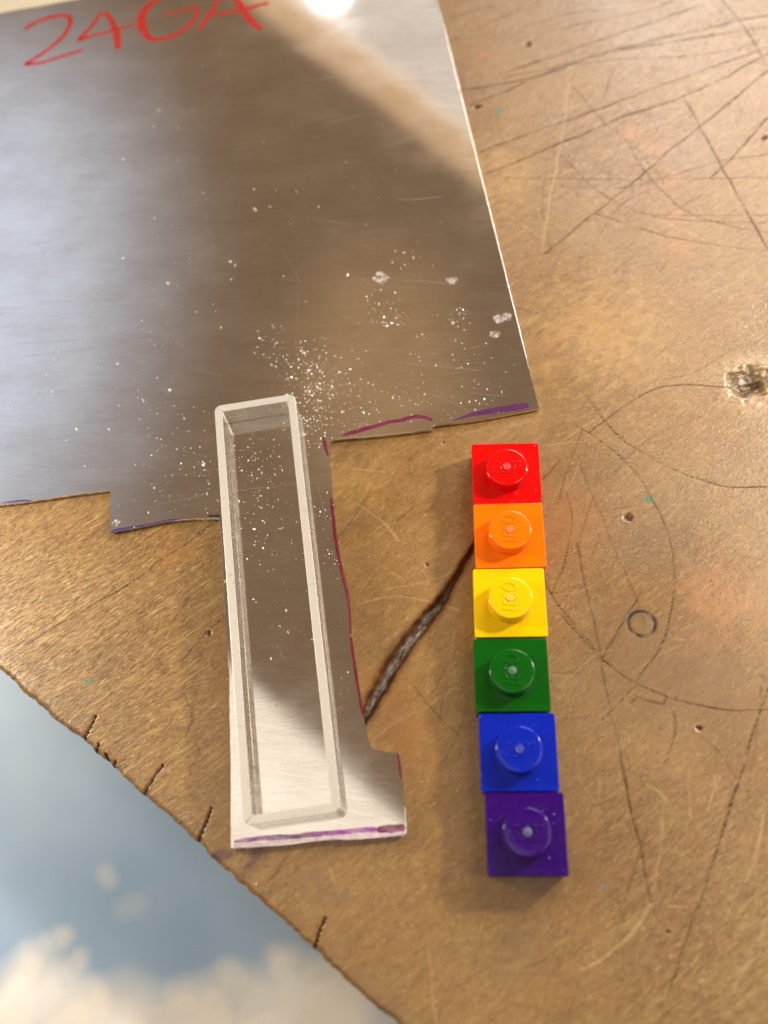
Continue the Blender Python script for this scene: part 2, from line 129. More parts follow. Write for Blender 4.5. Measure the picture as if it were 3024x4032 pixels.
def empty(name, loc, rz=0.0):
    o = bpy.data.objects.new(name, None)
    o.location = Vector(loc) * MM
    o.rotation_euler = (0, 0, rz)
    o.empty_display_size = 0.005
    return link(o)

def mesh_obj(name, verts, faces, mat, parent=None, smooth=False):
    me = bpy.data.meshes.new(name)
    me.from_pydata([tuple(c * MM for c in v) for v in verts], [], faces)
    me.update()
    if smooth:
        me.polygons.foreach_set("use_smooth", [True] * len(me.polygons))
    me.materials.append(mat)
    return link(bpy.data.objects.new(name, me), parent)

def bm_obj(name, bm, mat, parent=None, smooth_angle=None):
    """bm in mm"""
    bmesh.ops.scale(bm, vec=(MM, MM, MM), verts=bm.verts)
    me = bpy.data.meshes.new(name)
    bm.to_mesh(me)
    bm.free()
    if smooth_angle is not None:
        me.polygons.foreach_set("use_smooth", [True] * len(me.polygons))
        me.set_sharp_from_angle(angle=math.radians(smooth_angle))
    me.materials.append(mat)
    return link(bpy.data.objects.new(name, me), parent)

def catmull(pts, step):
    """smooth resampling of a polyline (any number of columns)"""
    p = np.array(pts, float)
    if len(p) < 2: return p
    p = np.vstack([2 * p[0] - p[1], p, 2 * p[-1] - p[-2]])
    out = []
    for i in range(1, len(p) - 2):
        n = max(1, int(np.ceil(np.linalg.norm(p[i + 1, :2] - p[i, :2]) / step)))
        t = (np.arange(n) / n)[:, None]
        a, b, c, d = p[i - 1], p[i], p[i + 1], p[i + 2]
        out.append(.5 * (2 * b + (c - a) * t + (2 * a - 5 * b + 4 * c - d) * t ** 2 + (3 * b - a - 3 * c + d) * t ** 3))
    out.append(p[-2][None])
    return np.vstack(out)

def vnoise(x, y, seed=0):
    """smooth value noise, 0..1"""
    xi = np.floor(x).astype(np.int64); yi = np.floor(y).astype(np.int64)
    fx = x - xi; fy = y - yi
    fx = fx * fx * (3 - 2 * fx); fy = fy * fy * (3 - 2 * fy)
    def h(a, b):
        n = (a * 374761393 + b * 668265263 + seed * 974711) & 0xffffffff
        n = ((n ^ (n >> 13)) * 1274126177) & 0xffffffff
        return ((n ^ (n >> 16)) & 0xffff) / 65535.0
    return (h(xi, yi) * (1 - fx) + h(xi + 1, yi) * fx) * (1 - fy) + (h(xi, yi + 1) * (1 - fx) + h(xi + 1, yi + 1) * fx) * fy

def fbm(x, y, seed=0, octaves=3):
    s = 0; a = 1; t = 0
    for k in range(octaves):
        s = s + a * vnoise(x * 2 ** k + 17.3 * k, y * 2 ** k + 9.1 * k, seed + k); t += a; a *= .5
    return s / t

class Nodes:
    """tiny node-graph writer"""
    def __init__(self, name):
        self.mat = bpy.data.materials.new(name)
        self.mat.use_nodes = True
        self.t = self.mat.node_tree
        self.b = self.t.nodes["Principled BSDF"]
        self.out = self.t.nodes["Material Output"]
        self.coord = None
    def n(self, kind, **kw):
        x = self.t.nodes.new(kind)
        for k, v in kw.items(): setattr(x, k, v)
        return x
    def put(self, sock, v):
        if isinstance(v, bpy.types.NodeSocket): self.t.links.new(v, sock)
        elif isinstance(v, (tuple, list)):
            sock.default_value = tuple(v) + ((1.0,) if len(sock.default_value) == 4 and len(v) == 3 else ())
        else: sock.default_value = v
    def set(self, name, v): self.put(self.b.inputs[name], v)
    def mm(self, rot=0.0, scale=(1, 1, 1)):
        """object coordinates in mm, turned by rot then scaled"""
        if self.coord is None: self.coord = self.n('ShaderNodeTexCoord').outputs['Object']
        m = self.n('ShaderNodeVectorRotate', rotation_type='Z_AXIS')
        self.put(m.inputs['Vector'], self.coord); m.inputs['Angle'].default_value = -rot
        s = self.n('ShaderNodeVectorMath', operation='MULTIPLY')
        self.put(s.inputs[0], m.outputs[0]); s.inputs[1].default_value = [1000 * c for c in scale]
        return s.outputs[0]
    def noise(self, vec, scale=1.0, detail=3.0, rough=.55, dist=0.0):
        x = self.n('ShaderNodeTexNoise')
        self.put(x.inputs['Vector'], vec); x.inputs['Scale'].default_value = scale
        x.inputs['Detail'].default_value = detail; x.inputs['Roughness'].default_value = rough; x.inputs['Distortion'].default_value = dist
        return x.outputs[0]
    def ramp(self, f, lo, hi, a=0.0, b=1.0):
        x = self.n('ShaderNodeMapRange')
        self.put(x.inputs[0], f)
        for i, v in zip((1, 2, 3, 4), (lo, hi, a, b)): x.inputs[i].default_value = v
        return x.outputs[0]
    def math(self, op, a, b=0.0):
        x = self.n('ShaderNodeMath', operation=op)
        self.put(x.inputs[0], a); self.put(x.inputs[1], b)
        return x.outputs[0]
    def mix(self, f, a, b, mode='MIX'):
        x = self.n('ShaderNodeMix', data_type='RGBA', blend_type=mode)
        self.put(x.inputs[0], f); self.put(x.inputs[6], a); self.put(x.inputs[7], b)
        return x.outputs[2]
    def bump(self, h, dist_mm, strength=1.0, normal=None):
        x = self.n('ShaderNodeBump')
        x.inputs['Strength'].default_value = strength; x.inputs['Distance'].default_value = dist_mm * MM
        self.put(x.inputs['Height'], h)
        if normal is not None: self.put(x.inputs['Normal'], normal)
        return x.outputs[0]
    def attr(self, name):
        x = self.n('ShaderNodeAttribute'); x.attribute_name = name
        return x
    def rgb(self, socket):
        x = self.n('ShaderNodeSeparateColor'); self.put(x.inputs[0], socket)
        return x.outputs

# ------------------------------------------------------------------ materials
def wood_material():
    g = Nodes("worn_wood")
    A = math.radians(36)
    warp = g.noise(g.mm(0, (.05, .05, .05)), 1.0, 2)
    blotch = g.noise(g.mm(0, (.05, .05, .05)), 1.0, 4, .6)
    band = g.noise(g.mm(A, (.02, .16, .1)), 1.0, 3, .55, .6)
    streak = g.noise(g.mm(A, (.16, 2.4, 1)), 1.0, 4, .62, .35)
    pores = g.noise(g.mm(A + .05, (.5, 6.5, 1)), 1.0, 2, .5, .2)
    speck = g.noise(g.mm(A, (2.0, 3.6, 2)), 1.0, 3, .65)
    fine = g.noise(g.mm(0, (6, 6, 6)), 1.0, 2, .6)
    m1 = g.attr("marks"); M1 = g.rgb(m1.outputs['Color'])
    m2 = g.attr("marks_more"); M2 = g.rgb(m2.outputs['Color'])
    tint = g.attr("tint")
    fiber = M2[2]
    c = g.mix(g.ramp(blotch, .34, .68), (.37, .170, .036), (.50, .265, .078))
    c = g.mix(g.math('MULTIPLY', g.ramp(band, .5, .7), .35), c, (.28, .125, .028))
    # streaks are stronger where the surface is raw and fibrous
    st = g.math('MULTIPLY', g.ramp(streak, .44, .70), g.ramp(fiber, 0, 1, .20, .80))
    c = g.mix(st, c, (.23, .10, .022))
    sl = g.math('MULTIPLY', g.ramp(streak, .42, .24), g.ramp(fiber, 0, 1, .12, .75))
    c = g.mix(sl, c, (.95, .70, .32))
    po = g.math('MULTIPLY', g.ramp(pores, .60, .74), g.ramp(fiber, 0, 1, .28, .80))
    c = g.mix(po, c, (.12, .052, .016))
    c = g.mix(g.math('MULTIPLY', g.ramp(speck, .54, .72), .58), c, (.17, .075, .02))
    c = g.mix(g.math('MULTIPLY', g.ramp(speck, .42, .28), .36), c, (.60, .39, .17))
    c = g.mix(g.math('MULTIPLY', g.ramp(fine, .42, .70), .26), c, (.17, .078, .02))
    mott = g.noise(g.mm(A, (.45, .9, .7)), 1.0, 6, .72, .3)
    c = g.mix(g.math('MULTIPLY', g.ramp(mott, .51, .72), .42), c, (.18, .085, .024))
    c = g.mix(g.math('MULTIPLY', g.ramp(mott, .47, .30), .55), c, (.54, .33, .13))
    # crisp short dashes: open pores and ground-in dirt
    d1 = g.noise(g.mm(math.radians(52), (1.5, 6.0, 2)), 1.0, 2, .55, .25)
    d2 = g.noise(g.mm(math.radians(34), (1.1, 7.5, 2)), 1.0, 2, .55, .2)
    patch = g.noise(g.mm(0, (.12, .12, .1)), 1.0, 3, .6)
    k1 = g.math('MULTIPLY', g.ramp(d1, .60, .66), g.ramp(patch, .38, .62, .06, .50))
    c = g.mix(k1, c, (.13, .066, .026))
    k2 = g.math('MULTIPLY', g.ramp(d2, .585, .65), g.ramp(fiber, 0, 1, .12, .80))
    c = g.mix(k2, c, (.15, .070, .024))
    k3 = g.math('MULTIPLY', g.ramp(d2, .40, .32), g.ramp(fiber, 0, 1, .12, .55))
    c = g.mix(k3, c, (.90, .66, .32))
    k4 = g.math('MULTIPLY', g.ramp(d1, .36, .30), .45)
    c = g.mix(k4, c, (.80, .56, .27))
    c = g.mix(1.0, c, (.63, .67, .62), 'MULTIPLY')
    c = g.mix(tint.outputs['Alpha'], c, tint.outputs['Color'])
    c = g.mix(M1[1], c, (.66, .46, .24))
    c = g.mix(M1[0], c, (.030, .021, .016))
    c = g.mix(M1[2], c, (.060, .018, .008))
    c = g.mix(M2[1], c, (.045, .026, .014))
    dustn = g.noise(g.mm(math.radians(58), (1.2, 3.2, 2)), 1.0, 5, .75)
    dust = g.mix(g.ramp(dustn, .38, .68), (.05, .04, .03), (.33, .30, .25))
    c = g.mix(M2[0], c, dust)
    g.set('Base Color', c)
    rgh = g.math('ADD', g.ramp(blotch, .3, .7, .30, .42), g.math('MULTIPLY', st, .12))
    rgh = g.math('ADD', rgh, g.math('MULTIPLY', M1[2], .1))
    g.set('Roughness', rgh)
    dk = g.math('MAXIMUM', g.math('MAXIMUM', M1[0], M1[2]), g.math('MAXIMUM', M2[0], M2[1]))
    g.set('Specular IOR Level', g.ramp(dk, 0.0, .7, .9, .12))
    h = g.math('SUBTRACT', g.math('MULTIPLY', streak, -.4), g.math('MULTIPLY', g.math('ADD', po, g.math('ADD', k1, k2)), .5))
    h = g.math('SUBTRACT', h, g.math('MULTIPLY', speck, .45))
    h = g.math('ADD', h, g.math('MULTIPLY', g.math('MULTIPLY', dustn, M2[0]), .5))
    g.set('Normal', g.bump(h, .06, 1.0))
    return g.mat

def sheet_material():
    g = Nodes("rolled_sheet_metal")
    A = math.radians(3)
    brush = g.noise(g.mm(A, (.10, 9, 1)), 1.0, 3, .6)
    brush2 = g.noise(g.mm(A - .22, (.16, 14, 1)), 1.0, 2, .6, .1)
    cloud = g.noise(g.mm(0, (.045, .045, .05)), 1.0, 4, .6)
    cloud2 = g.noise(g.mm(0, (.11, .16, .1)), 1.0, 3, .6)
    wave = g.noise(g.mm(0, (.022, .03, .03)), 1.0, 2, .5)
    speck = g.noise(g.mm(0, (4.5, 4.5, 4.5)), 1.0, 3, .7)
    c = g.mix(g.ramp(cloud2, .35, .7), (.74, .70, .66), (.86, .84, .81))
    c = g.mix(g.math('MULTIPLY', g.ramp(brush2, .48, .30), .40), c, (1.0, .99, .98))
    c = g.mix(g.math('MULTIPLY', g.ramp(brush, .53, .70), .26), c, (.46, .43, .41))
    c = g.mix(g.math('MULTIPLY', g.ramp(speck, .60, .70), .6), c, (.38, .33, .28))
    g.set('Base Color', c)
    g.set('Metallic', 1.0)
    r = g.ramp(cloud, .3, .72, .045, .085)
    r = g.math('ADD', r, g.math('MULTIPLY', g.ramp(brush2, .55, .75), .04))
    r = g.math('ADD', r, g.math('MULTIPLY', g.ramp(cloud2, .5, .75), .04))
    g.set('Roughness', r)
    g.set('Anisotropic', .2)
    hb = g.math('ADD', brush, g.math('MULTIPLY', brush2, .7))
    n1 = g.bump(wave, .07, 1.0)
    n2 = g.bump(hb, .00012, 1.0, n1)
    n3 = g.bump(speck, .00025, 1.0, n2)
    g.set('Normal', n3)
    return g.mat

def frame_material(rot):
    g = Nodes("satin_silver_%d" % int(math.degrees(rot)))
    grain = g.noise(g.mm(rot, (.12, 7, 7)), 1.0, 3, .6)
    spots = g.noise(g.mm(0, (1.6, 1.6, 1.6)), 1.0, 4, .7)
    fine = g.noise(g.mm(0, (9, 9, 9)), 1.0, 3, .65)
    c = g.mix(g.ramp(grain, .35, .7), (.80, .77, .72), (.93, .91, .87))
    c = g.mix(g.math('MULTIPLY', g.ramp(spots, .62, .74), .6), c, (.42, .36, .30))
    g.set('Base Color', c)
    g.set('Metallic', .96)
    g.set('Roughness', g.ramp(spots, .3, .7, .22, .34))
    n = g.bump(grain, .012, 1.0)
    g.set('Normal', g.bump(fine, .005, 1.0, n))
    return g.mat

def ink_material(name, colour, cover=.92, streaky=.35):
    g = Nodes("ink_" + name)
    s = g.noise(g.mm(0, (1.2, 5, 3)), 1.0, 4, .65)
    s2 = g.noise(g.mm(0, (.9, .9, .9)), 1.0, 3, .6)
    c = g.mix(g.ramp(s, .35, .7), colour, tuple(min(1, k * 1.7 + .01) for k in colour))
    g.set('Base Color', c)
    g.set('Roughness', .38)
    a = g.ramp(s, .40, .72, cover, cover * (1 - streaky))
    a = g.math('MULTIPLY', a, g.ramp(s2, .30, .62, 1.0, 1 - streaky * .8))
    g.set('Alpha', a)
    return g.mat

def plastic_material(name, colour, rough=.13):
    g = Nodes("plastic_" + name)
    s = g.noise(g.mm(0, (1.1, 1.1, 1.1)), 1.0, 4, .65)
    sc = g.noise(g.mm(.6, (.5, 9, 4)), 1.0, 2, .6)
    sc2 = g.noise(g.mm(-.9, (.4, 11, 4)), 1.0, 2, .6)
    g.set('Base Color', g.mix(g.ramp(s, .3, .75, 0, .35), colour, tuple(k * .82 for k in colour)))
    r = g.math('ADD', g.ramp(s, .3, .7, rough - .05, rough + .09), g.math('MULTIPLY', g.ramp(sc, .60, .75), .18))
    g.set('Roughness', r)
    g.set('Specular IOR Level', .42)
    h = g.math('ADD', g.ramp(sc, .62, .74), g.ramp(sc2, .64, .76))
    g.set('Normal', g.bump(h, .0012, 1.0, g.bump(s, .002, 1.0)))
    return g.mat

def plain(name, colour, rough=.5, metal=0.0):
    g = Nodes(name)
    s = g.noise(g.mm(0, (3, 3, 3)), 1.0, 3, .6)
    g.set('Base Color', g.mix(g.ramp(s, .35, .7), colour, tuple(k * .75 for k in colour)))
    g.set('Roughness', rough); g.set('Metallic', metal)
    return g.mat

# ------------------------------------------------------------------ the wooden board
def build_board():
    E = np.array(EDGE)
    o0 = np.array([-51.66, 24.91])
    e = np.array([.7957, -.6057]); e /= np.linalg.norm(e)
    n = np.array([-e[1], e[0]])
    coarse = np.array([.8, 2.5, 6, 13, 28, 55])
    core = np.arange(-90, 90.01, .165)
    U = np.concatenate([core[0] - coarse[::-1], core, core[-1] + coarse])
    steps = [0.0]
    while steps[-1] < 150:
        steps.append(steps[-1] + .12 + .10 * min(1, steps[-1] / 110))
    V = np.concatenate([np.array(steps), steps[-1] + coarse])
    nu, nv = len(U), len(V)
    eu = (E - o0) @ e; ev = (E - o0) @ n
    order = np.argsort(eu)
    off = np.interp(U, eu[order], ev[order])
    lo = U > eu.max(); off[lo] = ev[order][-1] + (U[lo] - eu.max()) * .05
    # soften the corners of the traced outline, then add whittled roughness
    k = np.exp(-np.linspace(-2, 2, 25) ** 2); k /= k.sum()
    off = np.convolve(np.pad(off, 12, mode='edge'), k, mode='valid')
    off = off + (fbm(U * .9, U * 0, 5) - .5) * .35 + (vnoise(U * 3.1, U * 0 + 4, 9) - .5) * .14
    UU, VV = np.meshgrid(U, V)
    VE = VV + off[None, :] * np.exp(-VV / 8)
    X = o0[0] + UU * e[0] + VE * n[0]
    Y = o0[1] + UU * e[1] + VE * n[1]
    Hh = np.zeros_like(X)
    dark = np.zeros_like(X); pale = np.zeros_like(X); burn = np.zeros_like(X)
    dust = np.zeros_like(X); hole = np.zeros_like(X)
    tr = np.zeros(X.shape + (3,)); ta = np.zeros_like(X)

    def window(x0, x1, y0, y1, pad):
        c = np.array([[x0 - pad, y0 - pad], [x1 + pad, y0 - pad], [x0 - pad, y1 + pad], [x1 + pad, y1 + pad]]) - o0
        uu = c @ e; vv = c @ n
        a, b = np.searchsorted(U, uu.min()), np.searchsorted(U, uu.max())
        p, q = np.searchsorted(V, vv.min() - 2), np.searchsorted(V, vv.max() + 2)
        return (slice(p, q), slice(a, b)) if q > p and b > a else None

    def along(pts, pad, fn):
        """fn(window, distance, nearest widths) for every short piece of a polyline"""
        p = np.array(pts, float)
        for i in range(len(p) - 1):
            a, b = p[i], p[i + 1]
            w = window(min(a[0], b[0]), max(a[0], b[0]), min(a[1], b[1]), max(a[1], b[1]), pad)
            if w is None: continue
            xx, yy = X[w], Y[w]
            d = b[:2] - a[:2]; L2 = max(1e-9, (d ** 2).sum())
            t = np.clip(((xx - a[0]) * d[0] + (yy - a[1]) * d[1]) / L2, 0, 1)
            dist = np.hypot(xx - a[0] - t * d[0], yy - a[1] - t * d[1])
            wid = a[2] + (b[2] - a[2]) * t if len(a) > 2 else None
            fn(w, dist, wid, xx, yy)

    def scratch(mask, s, width, pts, depth, broken=.55, wob=.12, seed=1):
        q = catmull(pts, 1.6)
        q[:, 0] += (vnoise(q[:, 0] * .5, q[:, 1] * .5, seed) - .5) * wob * 2
        q[:, 1] += (vnoise(q[:, 0] * .5 + 50, q[:, 1] * .5, seed + 3) - .5) * wob * 2
        sg = max(width / 2, .075)
        L = len(q)
        def fn(w, d, wid, xx, yy):
            m = np.exp(-(d / sg) ** 2) * s
            m = m * (1 - broken + broken * np.clip(vnoise(xx * .35, yy * .35, seed + 11) * 1.1 + vnoise(xx * 3, yy * 3, seed + 5) * .9 - .35, 0, 1.15))
            if len(mask) == 0: return
            mask[w] = np.maximum(mask[w], m)
            Hh[w] = np.minimum(Hh[w], -depth * m)
        along(q, sg * 3 + .2, fn)

    for i, (s, w, pts) in enumerate(DARK): scratch(dark, min(1, s * 1.35), w * (1.15 if i < 24 else .9), pts, .014, .75, .16, i)
    for i, (s, w, pts) in enumerate(WIGGLE):
        q = catmull(pts, .5)
        q = q + (rng.random(q.shape) - .5) * .45
        scratch(dark, s * .75, w, q, .01, .6, .1, 60 + i)
    for i, (s, w, pts) in enumerate(PALE): scratch(pale, s * .72, w, pts, .035, .6, .15, 90 + i)
    # many small unnamed nicks and scuffs, as on any bench
    g = math.radians(36)
    for i in range(520):
        x, y = rng.uniform(-60, 52), rng.uniform(-12, 130)
        a = g + rng.normal(0, .35) if rng.random() < .6 else rng.uniform(0, math.pi)
        L = rng.gamma(2.0, 1.3) if rng.random() < .8 else rng.uniform(5, 16)
        dx, dy = math.cos(a) * L / 2, math.sin(a) * L / 2
        b = rng.normal(0, L * .06, 2)
        pts = [(x - dx, y - dy), (x + b[0], y + b[1]), (x + dx, y + dy)]
        if rng.random() < .55: scratch(dark, rng.uniform(.1, .42), rng.uniform(.08, .22), pts, .02, .7, .08, 200 + i)
        else: scratch(pale, rng.uniform(.06, .26), rng.uniform(.1, .22), pts, .02, .7, .08, 200 + i)

    # saw groove: burnt flanks, grey filings packed in the bottom
    gq = catmull(GROOVE, .8)
    gq[:, :2] += (vnoise(gq[:, 0] * 1.3, gq[:, 1] * 1.3, 77)[:, None] - .5) * .05
    def fn(w, d, wid, xx, yy):
        hw = wid / 2 * (1 + (fbm(xx * .7, yy * .7, 31, 3) - .5) * .5) + .02
        t = d / hw
        inside = np.clip(1 - t ** 2, 0, 1)
        Hh[w] = np.minimum(Hh[w], -np.minimum(.75, .2 + wid * .5) * np.sqrt(inside) * (inside > 0))
        b = np.clip(1.15 - np.clip(d - hw * .7, 0, None) / (.42 + .30 * wid), 0, 1) ** 1.3
        b = b * (.75 + .35 * vnoise(xx * 1.5, yy * 1.5, 8))
        burn[w] = np.maximum(burn[w], np.clip(b, 0, .95))
        dn = fbm(xx * 1.1 + yy * .9, (yy - xx * .6) * 2.0, 41, 4)
        dd = np.clip((.62 - t + (dn - .5) * .9) * 2.4, 0, 1) * np.clip((wid - .80) * 2.5, 0, 1) * np.clip((dn - .22) * 2.6, 0, 1)
        dust[w] = np.maximum(dust[w], dd)
    along(gq, 2.2, fn)
    Hh += dust * .05
    # saw cuts in the edge
    for c in CUTS:
        q = np.array(c); d = q[-1] - q[-2]; q = np.vstack([q, q[-1] + d / np.linalg.norm(d[:2]) * .8])
        def fn(w, d, wid, xx, yy):
            hw = np.maximum(wid * .38, .10)
            m = np.clip(1.25 - d / hw, 0, 1)
            Hh[w] = np.minimum(Hh[w], -.9 * np.clip(m * 1.5, 0, 1))
            burn[w] = np.maximum(burn[w], np.clip(1.35 - d / (hw * 1.3), 0, 1) * .8)
        along(catmull(q, .4), 1.0, fn)
    # spots
    COL = dict(green=(.02, .17, .09, .9), red=(.50, .09, .06, .5), blue=(.10, .20, .45, .75), smudge=(.13, .085, .05, .6), hole=(.08, .045, .02, .5),
               grey=(.17, .105, .05, .5), brown=(.075, .028, .022, .85), warm=(.33, .125, .018, .4), yellow=(.62, .37, .10, .3), pink=(.50, .19, .07, .34))
    def blend(w, m, c):
        a = np.clip(m * c[3], 0, 1)
        old = ta[w]; na = a + old * (1 - a)
        k_ = np.where(na > 1e-5, a / np.maximum(na, 1e-5), 0)[..., None]
        tr[w] = tr[w] * (1 - k_) + np.array(c[:3]) * k_
        ta[w] = na
    for i, (x, y, r, kind) in enumerate(STAINS):
        w = window(x, x, y, y, r * 2.2)
        if w is None: continue
        xx, yy = X[w], Y[w]
        d = np.hypot(xx - x, yy - y) / r
        nse = fbm(xx * .7 + yy * .5, (yy * .8 - xx * .6) * 1.6, 300 + i, 4)
        m = np.clip(1.25 - d + (nse - .5) * 1.5, 0, 1) ** 1.3
        blend(w, m * (.55 + .6 * nse), COL[kind])
    for i, (x, y, r, kind) in enumerate(SPOTS):
        if kind == 'hole': r = r * .8
        w = window(x, x, y, y, r * 3)
        if w is None: continue
        xx, yy = X[w], Y[w]
        d = np.hypot((xx - x) * 1.0, (yy - y)) / r + (fbm(xx * 2.5, yy * 2.5, 400 + i) - .5) * 1.7
        m = np.clip((1.05 - d) * 2.5, 0, 1)
        if kind == 'hole':
            hole[w] = np.maximum(hole[w], m * .85)
            Hh[w] = np.minimum(Hh[w], -.20 * m)
            rim = np.clip(1 - np.abs(d - 1.45) * 2.2, 0, 1) * ((xx - x) + (yy - y) > 0)
            pale[w] = np.maximum(pale[w], rim * .15)
        else:
            blend(w, m, COL[kind])
    # pressed ring
    x, y, r, _ = RING
    w = window(x, x, y, y, r * 1.6); xx, yy = X[w], Y[w]
    d = np.abs(np.hypot(xx - x, (yy - y) * 1.03) - r)
    an = np.arctan2(yy - y, xx - x)
    wd = .16 + .09 * vnoise(an * 1.5 + 9, an * 0, 3)
    m = np.clip(1.4 - d / wd, 0, 1) * np.clip(2.2 * fbm(xx * 1.1, yy * 1.1, 12, 4) - .45, .12, 1)
    blend(w, m, (.03, .024, .024, .96)); dark[w] = np.maximum(dark[w], m * .6); Hh[w] = np.minimum(Hh[w], -.05 * m)
    # splintered knot hole at the right
    x, y, r, _ = KNOT
    w = window(x, x, y, y, r * 3); xx, yy = X[w], Y[w]
    ca, sa = math.cos(-.3), math.sin(-.3)
    px_, py_ = (xx - x) * ca - (yy - y) * sa, (xx - x) * sa + (yy - y) * ca
    tooth = fbm(px_ * 1.1 + 3, py_ * 3.6, 81, 4)
    rag = fbm(xx * .9, yy * .9, 83, 3)
    d = np.hypot(px_ * .80, py_ * 1.0) / r + (tooth - .5) * 1.5 + (rag - .5) * 1.3
    m = np.clip((1.0 - d) * 1.6, 0, 1)
    low = np.clip(1.0 - np.hypot((px_ + .35) * .8, (py_ + .7) * 1.5) / (r * .85) + (tooth - .5) * .9, 0, 1)
    Hh[w] = np.minimum(Hh[w], -(.30 * m + .55 * np.clip(low * 1.4, 0, 1)) * (.35 + 1.2 * tooth))
    lip = np.clip(1 - np.abs(d - 1.2) * 2.0, 0, 1)
    Hh[w] += lip * .16 * tooth
    blend(w, np.clip(m * 1.1, 0, 1), (.13, .08, .035, .85))
    hole[w] = np.maximum(hole[w], np.clip((low - .15) * 2.0, 0, 1) * np.clip((tooth - .36) * 4, .15, 1) * .92)
    hole[w] = np.maximum(hole[w], m * np.clip((tooth - .52) * 7, 0, 1) * .8)
    hole[w] = np.maximum(hole[w], np.clip(m * 1.2, 0, 1) * .42)
    pale[w] = np.maximum(pale[w], np.maximum(lip * .1, m * np.clip((.42 - tooth) * 6, 0, 1) * .35))
    halo = np.clip(2.3 - np.hypot(xx - x, yy - y) / r + (rag - .5), 0, 1)
    blend(w, halo * (1 - m) * .6, (.46, .34, .20, .4))
    # gentle wear of the whole top
    Hh -= .10 * fbm(X * .08, Y * .08, 55, 2) + .018 * fbm(X * .9 + Y * .5, Y * 2.6 - X * 2, 66, 2)
    Hh[:] = Hh - Hh.max() - .002
    # the top rolls over into the side
    z_edge = -.35 * np.exp(-VV / .18) - .10 * np.exp(-VV / .9)
    Hh += z_edge
    fiber = np.clip((-14 - X) / 22, 0, 1) * np.clip((62 - Y) / 25, 0, 1)
    fiber = np.clip(fiber + .45 * np.clip((fbm(X * .05, Y * .05, 21, 3) - .45) * 4, 0, 1) * (X > 15), 0, 1)

    # skirt: three rows down the side
    rows = [(-.06, -.7), (-.10, -2.0), (-.05, -5.0), (0.0, -11.5)]
    sx, sy, sz = [], [], []
    for dv, dz in rows[::-1]:
        j = (vnoise(U * 1.2, U * 0 + dz, 5) - .5) * .12
        sx.append(X[0] + (dv + j) * n[0]); sy.append(Y[0] + (dv + j) * n[1]); sz.append(np.full(nu, dz))
    Xa = np.vstack([np.array(sx), X]); Ya = np.vstack([np.array(sy), Y]); Za = np.vstack([np.array(sz), Hh])
    def pad(a): return np.vstack([np.repeat(a[:1], len(rows), 0), a])
    R = nv + len(rows)
    co = np.stack([Xa, Ya, Za], -1).reshape(-1, 3) * MM
    i = np.arange(R * nu, dtype=np.int32).reshape(R, nu)
    quads = np.stack([i[:-1, :-1], i[:-1, 1:], i[1:, 1:], i[1:, :-1]], -1).reshape(-1, 4)
    me = bpy.data.meshes.new("board")
    me.vertices.add(len(co)); me.vertices.foreach_set("co", co.astype(np.float32).ravel())
    me.loops.add(quads.size); me.loops.foreach_set("vertex_index", quads.ravel())
    me.polygons.add(len(quads))
    me.polygons.foreach_set("loop_start", np.arange(0, quads.size, 4, dtype=np.int32))
    me.polygons.foreach_set("use_smooth", np.ones(len(quads), dtype=bool))
    me.update(calc_edges=True)
    def colour(name, r, gg, b, a=None):
        at = me.color_attributes.new(name, 'FLOAT_COLOR', 'POINT')
        arr = np.stack([pad(r), pad(gg), pad(b), pad(a) if a is not None else np.ones((R, nu))], -1)
        at.data.foreach_set("color", arr.astype(np.float32).ravel())
    colour("marks", np.clip(dark, 0, 1), np.clip(pale, 0, 1), np.clip(burn, 0, 1))
    colour("marks_more", np.clip(dust, 0, 1), np.clip(hole, 0, 1), fiber)
    colour("tint", tr[..., 0], tr[..., 1], tr[..., 2], np.clip(ta, 0, 1))
    me.materials.append(wood_material())
    o = link(bpy.data.objects.new("wooden_benchtop", me))
    tag(o, "worn scratched wooden board the metal sheet and toy plates lie on", "bench top", kind="structure")
    return o

build_board()

